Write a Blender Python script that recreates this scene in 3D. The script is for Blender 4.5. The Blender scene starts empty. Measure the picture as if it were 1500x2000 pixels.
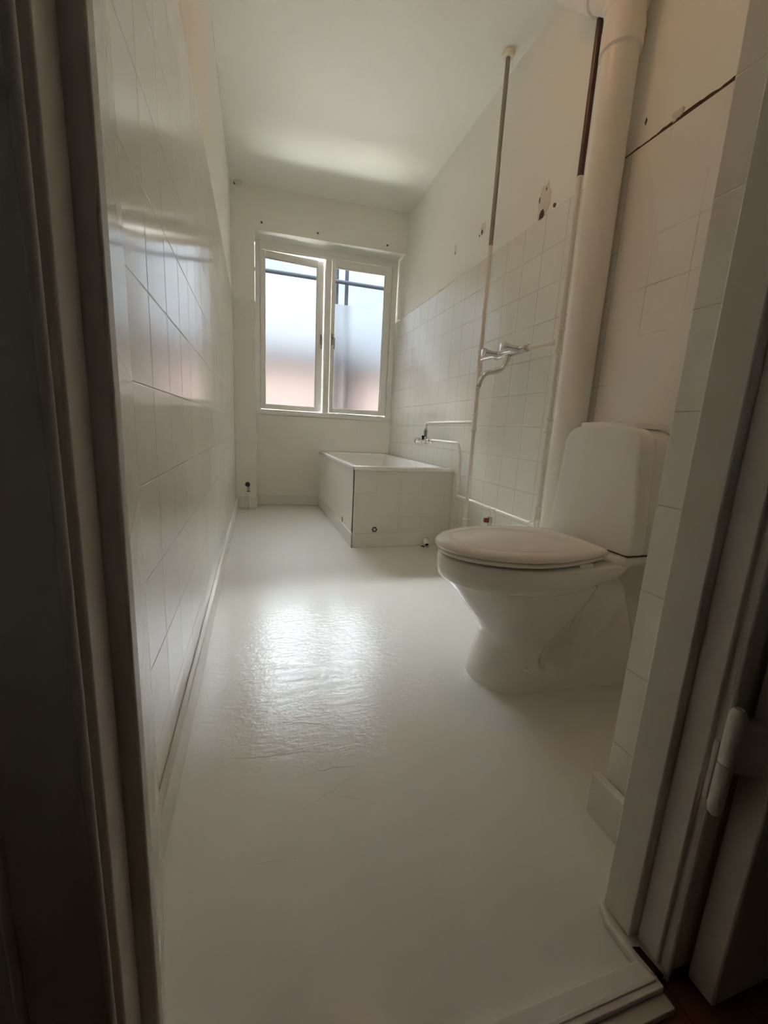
import bpy, bmesh, math, random
from mathutils import Vector, Matrix
random.seed(7)
SC = bpy.context.scene
COL = SC.collection
PI = math.pi

# ------------------------------------------------------------------ camera
W, L, H = 1.4337, 3.8532, 2.5908          # room width, length along the left wall, height
SK = -0.0507                               # the window wall is slightly out of square
def rot(rx, ry, rz):
    return Matrix.Rotation(rz, 3, 'Z') @ Matrix.Rotation(rx, 3, 'X') @ Matrix.Rotation(ry, 3, 'Y')
cam_d = bpy.data.cameras.new('camera'); cam = bpy.data.objects.new('camera', cam_d); COL.objects.link(cam)
R_ = rot(-.1958, -.0534, -.3063)
mx, my, mz = R_.col[0], R_.col[1], R_.col[2]
M4 = Matrix(((mx[0], mz[0], -my[0], .16985), (mx[1], mz[1], -my[1], 0.0), (mx[2], mz[2], -my[2], .75), (0, 0, 0, 1)))
cam.matrix_world = M4
cam_d.sensor_fit = 'HORIZONTAL'; cam_d.sensor_width = 36; cam_d.lens = 804.3 / 1500 * 36
cam_d.clip_start = .01; cam_d.clip_end = 200
SC.camera = cam

# ------------------------------------------------------------------ view and world
SC.view_settings.view_transform = 'Standard'; SC.view_settings.look = 'None'
SC.view_settings.gamma = 1; SC.view_settings.use_curve_mapping = False
SC.view_settings.exposure = 0.42
cy = SC.cycles
cy.max_bounces = 14; cy.diffuse_bounces = 8; cy.glossy_bounces = 5; cy.transmission_bounces = 8
cy.transparent_max_bounces = 12; cy.sample_clamp_indirect = 40; cy.use_denoising = True
cy.caustics_refractive = True; cy.caustics_reflective = False; cy.blur_glossy = .5

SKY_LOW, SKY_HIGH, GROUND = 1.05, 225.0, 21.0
LAMP = 6.5
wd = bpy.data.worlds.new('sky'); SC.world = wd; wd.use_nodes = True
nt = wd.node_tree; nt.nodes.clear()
def N(t, **k):
    n = nt.nodes.new(t)
    for a, b in k.items(): setattr(n, a, b)
    return n
tc = N('ShaderNodeTexCoord'); sp = N('ShaderNodeSeparateXYZ'); nt.links.new(tc.outputs['Generated'], sp.inputs[0])
def mrange(src, a, b, c, d):
    m = N('ShaderNodeMapRange', interpolation_type='SMOOTHSTEP'); nt.links.new(src, m.inputs[0])
    for i, v in enumerate((a, b, c, d)): m.inputs[i + 1].default_value = v
    return m.outputs[0]
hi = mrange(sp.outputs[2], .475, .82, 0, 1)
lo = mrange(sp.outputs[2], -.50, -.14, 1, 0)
nz = N('ShaderNodeTexNoise'); nz.inputs['Scale'].default_value = 5; nz.inputs['Detail'].default_value = 6
mp = N('ShaderNodeMapping'); mp.inputs['Scale'].default_value = (1, 1, 3.5)
nt.links.new(tc.outputs['Generated'], mp.inputs[0]); nt.links.new(mp.outputs[0], nz.inputs[0])
cl = mrange(nz.outputs[0], .42, .62, 0, 1)
def mixc(f, a, b):
    m = N('ShaderNodeMix', data_type='RGBA'); nt.links.new(f, m.inputs[0])
    for s, v in ((6, a), (7, b)):
        if isinstance(v, tuple): m.inputs[s].default_value = (*v, 1)
        else: nt.links.new(v, m.inputs[s])
    return m.outputs[2]
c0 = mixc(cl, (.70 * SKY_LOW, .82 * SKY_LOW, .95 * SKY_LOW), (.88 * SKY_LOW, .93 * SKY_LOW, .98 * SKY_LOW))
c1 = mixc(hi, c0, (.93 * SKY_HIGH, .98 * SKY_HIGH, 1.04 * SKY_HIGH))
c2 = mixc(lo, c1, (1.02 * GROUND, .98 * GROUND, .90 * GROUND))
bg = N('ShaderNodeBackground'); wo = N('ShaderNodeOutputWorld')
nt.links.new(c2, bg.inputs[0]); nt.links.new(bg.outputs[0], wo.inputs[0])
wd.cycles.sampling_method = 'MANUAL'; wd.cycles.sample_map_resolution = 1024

def P_far(x, d, z=0):                      # point on / behind the skewed window wall
    return (x, L + SK * x + d, z)

# ------------------------------------------------------------------ materials
def mat(name, col, rough=.5, metal=0, bump=None, coat=0, spec=None):
    m = bpy.data.materials.new(name); m.use_nodes = True
    t = m.node_tree; b = t.nodes['Principled BSDF']
    b.inputs['Base Color'].default_value = (*col, 1); b.inputs['Roughness'].default_value = rough
    b.inputs['Metallic'].default_value = metal
    if coat: b.inputs['Coat Weight'].default_value = coat; b.inputs['Coat Roughness'].default_value = .08
    if spec is not None: b.inputs['Specular IOR Level'].default_value = spec
    if bump:
        sc_, st, dist = bump
        g = t.nodes.new('ShaderNodeNewGeometry'); n = t.nodes.new('ShaderNodeTexNoise')
        n.inputs['Scale'].default_value = sc_; n.inputs['Detail'].default_value = 5
        t.links.new(g.outputs['Position'], n.inputs['Vector'])
        bp = t.nodes.new('ShaderNodeBump'); bp.inputs['Strength'].default_value = st; bp.inputs['Distance'].default_value = dist
        t.links.new(n.outputs[0], bp.inputs['Height']); t.links.new(bp.outputs[0], b.inputs['Normal'])
    return m

def tile_mat(name, col, axis, offu, su, offz, sz, rough, groove=.0016, wob=.15, vstreak=0, lo_amt=.35, fill=(.40, .60), ior=1.5):
    """Painted-over wall tiles: joints as bump, each tile tilted a hair."""
    m = bpy.data.materials.new(name); m.use_nodes = True
    t = m.node_tree; b = t.nodes['Principled BSDF']; ln = t.links.new
    def nd(k, **kw):
        n = t.nodes.new(k)
        for a, v in kw.items(): setattr(n, a, v)
        return n
    def math_(op, a, bb=None):
        n = nd('ShaderNodeMath', operation=op)
        for i, v in enumerate((a, bb)):
            if v is None: continue
            if isinstance(v, (int, float)): n.inputs[i].default_value = v
            else: ln(v, n.inputs[i])
        return n.outputs[0]
    g = nd('ShaderNodeNewGeometry'); s = nd('ShaderNodeSeparateXYZ'); ln(g.outputs['Position'], s.inputs[0])
    cells, ds = [], []
    for src, off, size in ((s.outputs[axis], offu, su), (s.outputs[2], offz, sz)):
        q = math_('DIVIDE', math_('SUBTRACT', src, off), size)
        cells.append(math_('FLOOR', q))
        f = math_('FRACT', q)
        ds.append(math_('MULTIPLY', math_('MINIMUM', f, math_('SUBTRACT', 1.0, f)), size))
    d = math_('MINIMUM', ds[0], ds[1])
    mr = nd('ShaderNodeMapRange', interpolation_type='SMOOTHSTEP'); ln(d, mr.inputs[0])
    mr.inputs[1].default_value = 0.0; mr.inputs[2].default_value = groove; mr.inputs[3].default_value = 0; mr.inputs[4].default_value = 1
    # joints partly filled with paint
    n1 = nd('ShaderNodeTexNoise'); n1.inputs['Scale'].default_value = 4.0; ln(g.outputs['Position'], n1.inputs['Vector'])
    fil = nd('ShaderNodeMapRange'); ln(n1.outputs[0], fil.inputs[0])
    fil.inputs[1].default_value = fill[0]; fil.inputs[2].default_value = fill[1]; fil.inputs[3].default_value = lo_amt; fil.inputs[4].default_value = 1
    joint = math_('MULTIPLY', math_('SUBTRACT', 1.0, mr.outputs[0]), fil.outputs[0])
    # per-tile tilt
    cb = nd('ShaderNodeCombineXYZ'); ln(cells[0], cb.inputs[0]); ln(cells[1], cb.inputs[1])
    wn = nd('ShaderNodeTexWhiteNoise', noise_dimensions='3D'); ln(cb.outputs[0], wn.inputs['Vector'])
    n2 = nd('ShaderNodeTexNoise'); n2.inputs['Scale'].default_value = 3.0; n2.inputs['Detail'].default_value = 3
    mp2 = nd('ShaderNodeMapping')
    sc3 = [9.0, 9.0, 9.0]; sc3[2] = 9.0 if not vstreak else .8
    mp2.inputs['Scale'].default_value = sc3; ln(g.outputs['Position'], mp2.inputs[0]); ln(mp2.outputs[0], n2.inputs['Vector'])
    h = math_('ADD', math_('MULTIPLY', joint, -1.0), math_('MULTIPLY', n2.outputs[0], wob))
    bp = nd('ShaderNodeBump'); bp.inputs['Strength'].default_value = 1.0; bp.inputs['Distance'].default_value = .0011
    ln(h, bp.inputs['Height'])
    # tilt
    va = nd('ShaderNodeVectorMath', operation='SUBTRACT'); ln(wn.outputs['Color'], va.inputs[0]); va.inputs[1].default_value = (.5, .5, .5)
    vs = nd('ShaderNodeVectorMath', operation='SCALE'); ln(va.outputs[0], vs.inputs[0]); vs.inputs['Scale'].default_value = .012
    vadd = nd('ShaderNodeVectorMath', operation='ADD'); ln(bp.outputs[0], vadd.inputs[0]); ln(vs.outputs[0], vadd.inputs[1])
    vn = nd('ShaderNodeVectorMath', operation='NORMALIZE'); ln(vadd.outputs[0], vn.inputs[0])
    ln(vn.outputs[0], b.inputs['Normal'])
    mc = nd('ShaderNodeMix', data_type='RGBA'); ln(joint, mc.inputs[0])
    mc.inputs[6].default_value = (*col, 1); mc.inputs[7].default_value = (col[0] * .72, col[1] * .71, col[2] * .68, 1)
    ln(mc.outputs[2], b.inputs['Base Color'])
    b.inputs['Roughness'].default_value = rough; b.inputs['IOR'].default_value = ior
    return m

CREAM = (.80, .755, .66)
M = {}
M['plaster'] = mat('painted_plaster', (.865, .862, .79), .55, bump=(14, .35, .004))
M['ceiling'] = mat('ceiling_paint', (.85, .86, .78), .6, bump=(9, .25, .004))
M['tile_left'] = tile_mat('tile_left', (.815, .81, .75), 1, .845, .157, 1.743, .157, .13, wob=.14, vstreak=1, lo_amt=.35, groove=.0022, ior=2.0)
M['tile_right'] = tile_mat('tile_right', (.825, .82, .75), 1, 1.647, .150, 1.743, .157, .22, wob=.10, lo_amt=.55, groove=.003, ior=1.7, fill=(.35, .55))
M['tile_near'] = tile_mat('tile_near', (.83, .80, .73), 1, 1.647, .150, 1.743, .157, .28, wob=.10, lo_amt=.0, groove=.003, fill=(.48, .62))
M['tile_far'] = tile_mat('tile_far', (.83, .80, .725), 0, .166, .157, 1.743, .157, .32, lo_amt=.0, fill=(.52, .80))
M['tile_return'] = tile_mat('tile_return', (.80, .775, .71), 1, .69, .30, 1.747, .157, .35, lo_amt=.7)
M['tile_bath'] = tile_mat('tile_bath', (.77, .735, .66), 0, .902, .157, .354, .157, .4, lo_amt=.25)
M['tile_bath_side'] = tile_mat('tile_bath_side', (.80, .78, .71), 1, 2.49, .157, .354, .157, .4, lo_amt=.0, fill=(.55, .8))
M['skirting'] = mat('skirting_coating', (.77, .76, .70), .33, bump=(30, .4, .003))
M['white_paint'] = mat('white_wood_paint', (.86, .85, .81), .32, bump=(40, .15, .001))
M['jamb_paint'] = mat('jamb_paint', (.74, .70, .64), .42, bump=(25, .35, .002))
M['pipe_paint'] = mat('pipe_paint', (.80, .75, .66), .3, bump=(35, .25, .002))
M['bare_pipe'] = mat('bare_copper_pipe', (.12, .08, .065), .38, .6)
M['bare_steel'] = mat('bare_steel_pipe', (.30, .27, .225), .42, .5)
M['plastic_pipe'] = mat('soil_pipe_plastic', (.84, .80, .72), .35)
M['chrome'] = mat('chrome', (.72, .72, .72), .10, 1)
M['chrome_dull'] = mat('chrome_dull', (.55, .55, .54), .25, 1)
M['ceramic'] = mat('white_ceramic', (.86, .84, .79), .10, coat=.3)
M['seat_plastic'] = mat('seat_plastic', (.85, .80, .74), .16)
M['tank_plastic'] = mat('tank_cover', (.84, .82, .77), .30)
M['enamel'] = mat('bath_enamel', (.89, .87, .82), .12)
M['dark_hole'] = mat('dark_hole', (.02, .017, .014), .9)
M['brown_gap'] = mat('brown_gap', (.10, .06, .04), .9, bump=(60, 1, .01))
M['filler'] = mat('filler', (.74, .69, .60), .85, bump=(50, 1, .006))
M['brass_brown'] = mat('brown_brass', (.13, .08, .04), .4, .7)
M['black_rubber'] = mat('black_plastic', (.012, .012, .012), .4)
M['red_plastic'] = mat('red_plastic', (.22, .02, .02), .4)
M['pvc'] = mat('white_pvc', (.85, .82, .76), .4)
M['beige_plastic'] = mat('beige_plastic', (.74, .68, .52), .45)

def floor_material():
    m = bpy.data.materials.new('floor_coating'); m.use_nodes = True
    t = m.node_tree; b = t.nodes['Principled BSDF']; ln = t.links.new
    g = t.nodes.new('ShaderNodeNewGeometry')
    def noise(scale, detail, rough=.5, mapping=None, dist=0):
        n = t.nodes.new('ShaderNodeTexNoise'); n.inputs['Scale'].default_value = scale; n.inputs['Detail'].default_value = detail
        n.inputs['Roughness'].default_value = rough; n.inputs['Distortion'].default_value = dist
        if mapping:
            mp = t.nodes.new('ShaderNodeMapping'); mp.inputs['Scale'].default_value = mapping[0]; mp.inputs['Rotation'].default_value = mapping[1]
            ln(g.outputs['Position'], mp.inputs[0]); ln(mp.outputs[0], n.inputs['Vector'])
        else: ln(g.outputs['Position'], n.inputs['Vector'])
        return n.outputs[0]
    def mth(op, a, bb):
        n = t.nodes.new('ShaderNodeMath'); n.operation = op
        for i, v in enumerate((a, bb)):
            if isinstance(v, (int, float)): n.inputs[i].default_value = v
            else: ln(v, n.inputs[i])
        return n.outputs[0]
    big = noise(1.6, 3)
    fine = noise(60, 4, .6)
    brush = noise(14, 5, .6, ((1, 3.5, 1), (0, 0, .5)), 1.2)
    # a few long trowel wrinkles: thin bands of a distorted noise level set
    wr = noise(1.5, 2, .4, ((.75, 2.3, 1), (0, 0, -.25)), .6)
    band = t.nodes.new('ShaderNodeMapRange'); band.interpolation_type = 'SMOOTHSTEP'
    ln(mth('ABSOLUTE', mth('SUBTRACT', wr, .52), 0), band.inputs[0])
    band.inputs[1].default_value = 0; band.inputs[2].default_value = .006; band.inputs[3].default_value = 1; band.inputs[4].default_value = 0
    gate = t.nodes.new('ShaderNodeMapRange'); ln(noise(3.3, 2), gate.inputs[0])
    gate.inputs[1].default_value = .50; gate.inputs[2].default_value = .58
    dv = t.nodes.new('ShaderNodeVectorMath'); dv.operation = 'DISTANCE'; ln(g.outputs['Position'], dv.inputs[0]); dv.inputs[1].default_value = (.34, 1.22, 0)
    pt = t.nodes.new('ShaderNodeMapRange'); pt.interpolation_type = 'SMOOTHSTEP'; ln(mth('ADD', dv.outputs['Value'], mth('MULTIPLY', noise(5, 2), .25)), pt.inputs[0])
    pt.inputs[1].default_value = .35; pt.inputs[2].default_value = .75; pt.inputs[3].default_value = 1.0; pt.inputs[4].default_value = .22
    h = mth('MULTIPLY', mth('ADD', mth('MULTIPLY', fine, .42), mth('MULTIPLY', brush, .50)), pt.outputs[0])
    h = mth('ADD', h, mth('MULTIPLY', big, .8))
    h = mth('ADD', h, mth('MULTIPLY', mth('MULTIPLY', band.outputs[0], gate.outputs[0]), .0))
    bp = t.nodes.new('ShaderNodeBump'); bp.inputs['Strength'].default_value = 1; bp.inputs['Distance'].default_value = .0022
    ln(h, bp.inputs['Height']); ln(bp.outputs[0], b.inputs['Normal'])
    b.inputs['Roughness'].default_value = .18; b.inputs['IOR'].default_value = 1.42
    mc = t.nodes.new('ShaderNodeMix'); mc.data_type = 'RGBA'; ln(big, mc.inputs[0])
    mc.inputs[6].default_value = (.79, .785, .73, 1); mc.inputs[7].default_value = (.775, .77, .71, 1)
    ln(mc.outputs[2], b.inputs['Base Color'])
    return m
M['floor'] = floor_material()

def wood_floor():
    m = bpy.data.materials.new('hall_wood'); m.use_nodes = True
    t = m.node_tree; b = t.nodes['Principled BSDF']; ln = t.links.new
    g = t.nodes.new('ShaderNodeNewGeometry'); mp = t.nodes.new('ShaderNodeMapping'); mp.inputs['Scale'].default_value = (14, 1.2, 1)
    ln(g.outputs['Position'], mp.inputs[0])
    n = t.nodes.new('ShaderNodeTexNoise'); n.inputs['Scale'].default_value = 3; n.inputs['Detail'].default_value = 6; ln(mp.outputs[0], n.inputs['Vector'])
    s = t.nodes.new('ShaderNodeSeparateXYZ'); ln(g.outputs['Position'], s.inputs[0])
    w = t.nodes.new('ShaderNodeMath'); w.operation = 'DIVIDE'; ln(s.outputs[0], w.inputs[0]); w.inputs[1].default_value = .09
    f = t.nodes.new('ShaderNodeMath'); f.operation = 'FRACT'; ln(w.outputs[0], f.inputs[0])
    gp = t.nodes.new('ShaderNodeMapRange'); ln(f.outputs[0], gp.inputs[0]); gp.inputs[1].default_value = 0; gp.inputs[2].default_value = .03
    r = t.nodes.new('ShaderNodeMix'); r.data_type = 'RGBA'; ln(n.outputs[0], r.inputs[0])
    r.inputs[6].default_value = (.34, .17, .07, 1); r.inputs[7].default_value = (.22, .10, .04, 1)
    k = t.nodes.new('ShaderNodeMix'); k.data_type = 'RGBA'; ln(gp.outputs[0], k.inputs[0]); k.inputs[6].default_value = (.05, .025, .012, 1); ln(r.outputs[2], k.inputs[7])
    ln(k.outputs[2], b.inputs['Base Color']); b.inputs['Roughness'].default_value = .35
    return m
M['wood'] = wood_floor()

def clear_glass():
    m = bpy.data.materials.new('clear_glass'); m.use_nodes = True
    t = m.node_tree; t.nodes.clear(); ln = t.links.new
    o = t.nodes.new('ShaderNodeOutputMaterial'); a = t.nodes.new('ShaderNodeBsdfTransparent'); a.inputs[0].default_value = (.96, .975, .98, 1)
    gl = t.nodes.new('ShaderNodeBsdfGlossy'); gl.inputs['Roughness'].default_value = .01
    fr = t.nodes.new('ShaderNodeFresnel'); fr.inputs[0].default_value = 1.45
    mx_ = t.nodes.new('ShaderNodeMixShader'); ln(fr.outputs[0], mx_.inputs[0]); ln(a.outputs[0], mx_.inputs[1]); ln(gl.outputs[0], mx_.inputs[2]); ln(mx_.outputs[0], o.inputs[0])
    return m
M['glass'] = clear_glass()
def frosted():
    m = bpy.data.materials.new('frosted_film'); m.use_nodes = True
    t = m.node_tree; t.nodes.clear(); ln = t.links.new
    o = t.nodes.new('ShaderNodeOutputMaterial')
    r = t.nodes.new('ShaderNodeBsdfRefraction'); r.distribution = 'BECKMANN'; r.inputs['Roughness'].default_value = .33; r.inputs['IOR'].default_value = 1.3
    r.inputs['Color'].default_value = (.99, .99, 1, 1)
    ln(r.outputs[0], o.inputs[0])
    return m
M['frost'] = frosted()

# ------------------------------------------------------------------ mesh helpers
class MB:
    def __init__(s): s.v = []; s.f = []; s.sm = []
    def add(s, vs, fs, smooth=False):
        o = len(s.v); s.v += [tuple(p) for p in vs]
        s.f += [tuple(i + o for i in f) for f in fs]; s.sm += [smooth] * len(fs); return s
    def hexa(s, b, t):                      # bottom 4 pts, top 4 pts (ccw from above)
        return s.add(list(b) + list(t), [(3, 2, 1, 0), (4, 5, 6, 7), (0, 1, 5, 4), (1, 2, 6, 5), (2, 3, 7, 6), (3, 0, 4, 7)])
    def box(s, x0, x1, y0, y1, z0, z1):
        return s.hexa([(x0, y0, z0), (x1, y0, z0), (x1, y1, z0), (x0, y1, z0)], [(x0, y0, z1), (x1, y0, z1), (x1, y1, z1), (x0, y1, z1)])
    def fbox(s, x0, x1, d0, d1, z0, z1):    # box aligned with the skewed window wall
        return s.hexa([P_far(x0, d0, z0), P_far(x1, d0, z0), P_far(x1, d1, z0), P_far(x0, d1, z0)],
                      [P_far(x0, d0, z1), P_far(x1, d0, z1), P_far(x1, d1, z1), P_far(x0, d1, z1)])
    def prism(s, pts, z0, z1):              # pts ccw from above
        n = len(pts)
        return s.add([(x, y, z0) for x, y in pts] + [(x, y, z1) for x, y in pts],
                     [tuple(range(n - 1, -1, -1)), tuple(range(n, 2 * n))] + [(i, (i + 1) % n, n + (i + 1) % n, n + i) for i in range(n)])
    def rings(s, rings, cap0=True, cap1=True, closed=True):
        n = len(rings[0]); vs = [p for r in rings for p in r]; fs = []
        for k in range(len(rings) - 1):
            for i in range(n if closed else n - 1):
                j = (i + 1) % n; fs.append((k * n + i, k * n + j, (k + 1) * n + j, (k + 1) * n + i))
        if cap0: fs.append(tuple(range(n - 1, -1, -1)))
        if cap1: fs.append(tuple(range((len(rings) - 1) * n, len(rings) * n)))
        return s.add(vs, fs, True)
    def tube(s, pts, r, n=16, cap=True):    # r: number or list of radii
        pts = [Vector(p) for p in pts]; rs = r if isinstance(r, (list, tuple)) else [r] * len(pts)
        up = None; rings = []
        for i, p in enumerate(pts):
            a = pts[max(i - 1, 0)]; b = pts[min(i + 1, len(pts) - 1)]
            d = (b - a)
            if d.length < 1e-9: d = pts[min(i + 1, len(pts) - 1)] - pts[max(i - 2, 0)]
            d.normalize()
            if up is None: up = Vector((0, 0, 1)) if abs(d.z) < .9 else Vector((1, 0, 0))
            u = up - d * up.dot(d); u.normalize(); w = d.cross(u); up = u
            rings.append([p + (u * math.cos(2 * PI * k / n) + w * math.sin(2 * PI * k / n)) * rs[i] for k in range(n)])
        return s.rings(rings, cap, cap)
    def lathe(s, o, d, prof, n=24):         # prof: list of (distance along d, radius)
        o = Vector(o); d = Vector(d).normalized(); u = Vector((0, 0, 1)) if abs(d.z) < .9 else Vector((1, 0, 0))
        u = (u - d * u.dot(d)).normalized(); w = d.cross(u)
        return s.rings([[o + d * t + (u * math.cos(2 * PI * k / n) + w * math.sin(2 * PI * k / n)) * max(r, 1e-5) for k in range(n)] for t, r in prof])
    def build(s, name, m, parent=None, bevel=0, seg=2, angle=35):
        me = bpy.data.meshes.new(name); me.from_pydata(s.v, [], s.f); me.validate()
        bm = bmesh.new(); bm.from_mesh(me); bmesh.ops.recalc_face_normals(bm, faces=bm.faces); bm.to_mesh(me); bm.free()
        o = bpy.data.objects.new(name, me); COL.objects.link(o); me.materials.append(m)
        if any(s.sm) or bevel:
            for p in me.polygons: p.use_smooth = True
            me.set_sharp_from_angle(angle=math.radians(angle))
        if bevel:
            md = o.modifiers.new('bevel', 'BEVEL'); md.width = bevel; md.segments = seg; md.limit_method = 'ANGLE'; md.angle_limit = math.radians(40)
            md.harden_normals = False
        if parent: o.parent = parent
        return o
def bend(pts, r, n=6):                      # round the inner corners of a polyline
    pts = [Vector(p) for p in pts]; out = [pts[0]]
    for a, b, c in zip(pts, pts[1:], pts[2:]):
        u = (a - b); v = (c - b); k = min(r, u.length * .49, v.length * .49); p = b + u.normalized() * k; q = b + v.normalized() * k
        for i in range(n + 1):
            t = i / n; out.append(p * (1 - t) ** 2 + b * 2 * t * (1 - t) + q * t * t)
    return out + [pts[-1]]
def empty(name, loc=(0, 0, 0)):
    o = bpy.data.objects.new(name, None); COL.objects.link(o); o.empty_display_size = .05
    o['_base'] = 1; return o
def tag(o, label, cat, group=None):
    o['label'] = label; o['category'] = cat
    if group: o['group'] = group
    if '_base' in o: del o['_base']
    return o
def struct(o, label=None):
    o['kind'] = 'structure'
    if '_base' in o: del o['_base']
    if label: o['label'] = label
    return o
def rebase(o, loc):                         # move an empty to its thing's base, children stay put
    o.location = loc
    for c in o.children: c.location = Vector(c.location) - Vector(loc)

# ------------------------------------------------------------------ shell
TT = .008                                   # tile layer thickness
ZT = 1.743
XP, D1, D2 = .17, .19, .163                 # niche left edge, frame depth, lower niche depth
ZH, ZS = 2.2737, .836                       # niche head, sill
fl = MB().prism([(-.12, .305), (1.56, .305), (1.56, 4.2), (-.12, 4.2)], -.12, 0).build('floor', M['floor']); struct(fl)
# wrinkles in the floor coating: low rounded ridges
rnd = random.Random(77)
for pts in ([(.079, .831), (.114, .863), (.187, .852), (.276, .847), (.395, .809)], [(.228, .78), (.329, .784), (.434, .773)],
            [(.155, .648), (.221, .683), (.307, .721), (.369, .752), (.444, .763)], [(.147, .613), (.199, .609), (.269, .60)],
            [(.288, .732), (.367, .693), (.446, .661)], [(.022, 1.008), (.078, .991)], [(.19, .969), (.291, .942), (.403, .90)]):
    fine_ = []
    for (ax, ay), (bx, by) in zip(pts, pts[1:]):
        for k in range(14):
            t = k / 14; fine_.append((ax + (bx - ax) * t + rnd.uniform(-.0012, .0012), ay + (by - ay) * t + rnd.uniform(-.0012, .0012), -.0010))
    n_ = len(fine_)
    MB().tube(fine_, [.0013 * math.sin(PI * (i + .5) / n_) ** .5 + rnd.uniform(0, .0003) for i in range(n_)], 8).build('coating_ridge', M['floor'], fl)
cl_ = MB().prism([(-.12, .30), (1.56, .30), (1.56, 4.05), (-.12, 4.05)], H, H + .1).build('ceiling', M['ceiling']); struct(cl_)

wl = MB().box(-.12, -TT - .003, .345, 4.2, 0, H).build('wall_left', M['plaster']); struct(wl)
MB().box(-TT - .003, -.003, .50, L, 0, ZT).build('tile_cladding', M['tile_left'], wl, bevel=.002)
wr = MB().box(W + TT, 1.56, .40, 4.2, 0, H).build('wall_right', M['plaster']); struct(wr)
MB().box(W, W + TT, 1.345, 3.97, 0, ZT).build('tile_cladding', M['tile_right'], wr, bevel=.002)
MB().box(W, W + TT, .535, 1.344, 0, ZT).build('tile_cladding', M['tile_near'], wr, bevel=.002)

# window wall: pier at left, lintel above, lower niche wall below the sill
wf = MB()
wf.fbox(-.01, XP, TT, .30, 0, H)
wf.fbox(XP, W + .01, TT, .30, ZH, H)
wf.fbox(XP, W + .01, D2 + TT, .30, 0, ZS)
wf = wf.build('wall_far', M['plaster']); struct(wf)
tf = MB(); tf.fbox(-.003, XP + .0, 0, TT, 0, ZT - .004)
tf.fbox(XP - .001, XP + .005, 0, D2, 0, ZT - .004)
tf.fbox(XP, W, D2, D2 + TT, 0, ZS - .004)
tf.build('tile_cladding', M['tile_far'], wf, bevel=.0025)
pl = MB(); pl.fbox(-.01, XP, TT * .6, TT * 1.2, ZT, H); pl.fbox(XP, W + .01, TT * .3, TT * 1.2, ZH, H)
pl.build('plaster_face', M['plaster'], wf)

# screw holes above the window, each with a dark plug
for i, (x, z) in enumerate(((.227, 2.332), (.674, 2.323), (1.271, 2.319))):
    y = L + SK * x
    b = MB().lathe((x, y + .004, z), (0, -1, 0), [(0, .0085), (.003, .008), (.0035, .006)], 12)
    b.build('screw_hole', M['brown_gap'], wf)
def blob(cx, cy_, cz, ry, rz, t, seed, n=22, j=.25):   # ragged patch on the right wall, facing -x
    rnd = random.Random(seed); pts = []
    for k in range(n):
        a = 2 * PI * k / n; q = 1 + rnd.uniform(-j, j) * .5
        pts.append((cy_ + ry * q * math.cos(a), cz + rz * q * math.sin(a)))
    return MB().rings([[(cx, y, z) for y, z in pts], [(cx - t, cy_ + (y - cy_) * .93, cz + (z - cz) * .93) for y, z in pts]])
XW = W + TT
blob(XW, 1.840, 1.812, .045, .082, .0022, 3).build('plaster_patch', M['filler'], wr)
blob(XW - .002, 1.845, 1.757, .017, .026, .0015, 5, 10, .4).build('wall_hole', M['brown_gap'], wr)
blob(XW - .002, 1.828, 1.862, .004, .007, .001, 6, 8).build('screw_hole', M['brown_gap'], wr)
blob(XW - .002, 1.872, 1.835, .005, .014, .001, 9, 8, .5).build('wall_chip', M['brown_gap'], wr)
blob(XW, 2.405, 1.925, .030, .036, .0018, 8, 16, .5).build('plaster_patch', M['filler'], wr)
blob(XW - .0015, 2.41, 1.912, .010, .014, .001, 11, 9, .4).build('screw_hole', M['brown_gap'], wr)
blob(XW - .0, 2.44, 1.905, .006, .008, .001, 12, 8, .4).build('screw_hole', M['brown_gap'], wr)
blob(XW, 2.76, 1.94, .016, .035, .0018, 13, 14, .5).build('plaster_patch', M['filler'], wr)
blob(XW - .001, 2.76, 1.925, .005, .010, .001, 14, 8, .4).build('screw_hole', M['brown_gap'], wr)
blob(XW, 1.313, 1.822, .004, .011, .001, 15, 8, .5).build('wall_chip', M['brown_gap'], wr)
blob(XW, 1.385, 2.125, .012, .02, .0015, 16, 9, .6).build('wall_chip', M['brown_gap'], wr)
blob(XW, 1.76, 1.765, .010, .010, .0015, 17, 9, .6).build('wall_chip', M['brown_gap'], wr)

# broken plaster line above the tiles near the doorway (dark brown recess with ragged upper edge)
def ragged(y0, y1, z0, h, seed, mtl, name, t=.0015, par=wr, x=XW, n=60):
    rnd = random.Random(seed); top = []
    k = h
    for i in range(n + 1):
        k = max(h * .45, min(h * 1.5, k + rnd.uniform(-h, h) * .25))
        top.append((y0 + (y1 - y0) * i / n, z0 + k))
    pts = [(y0 + (y1 - y0) * i / n, z0) for i in range(n + 1)]
    a = [(x, y, z) for y, z in pts] + [(x, y, z) for y, z in reversed(top)]
    b = [(x - t, y, z) for y, z in pts] + [(x - t, y, z) for y, z in reversed(top)]
    m = MB(); m.add(a + b, []); N_ = len(pts); T = 2 * N_
    fs = []
    for i in range(N_ - 1):
        fs.append((T + i, T + i + 1, T + T - 2 - i, T + T - 1 - i))
    for i in range(T): fs.append((i, (i + 1) % T, T + (i + 1) % T, T + i))
    m.f += fs; m.sm += [False] * len(fs)
    return m.build(name, mtl, par)
ragged(.70, 1.40, ZT + .001, .011, 4, M['brown_gap'], 'plaster_gap')
ragged(1.56, 1.80, ZT - .001, .003, 5, M['brown_gap'], 'plaster_gap')
blob(XW - .001, 1.19, 1.765, .020, .016, .004, 21, 14, .9).build('loose_plaster', M['filler'], wr)
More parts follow.
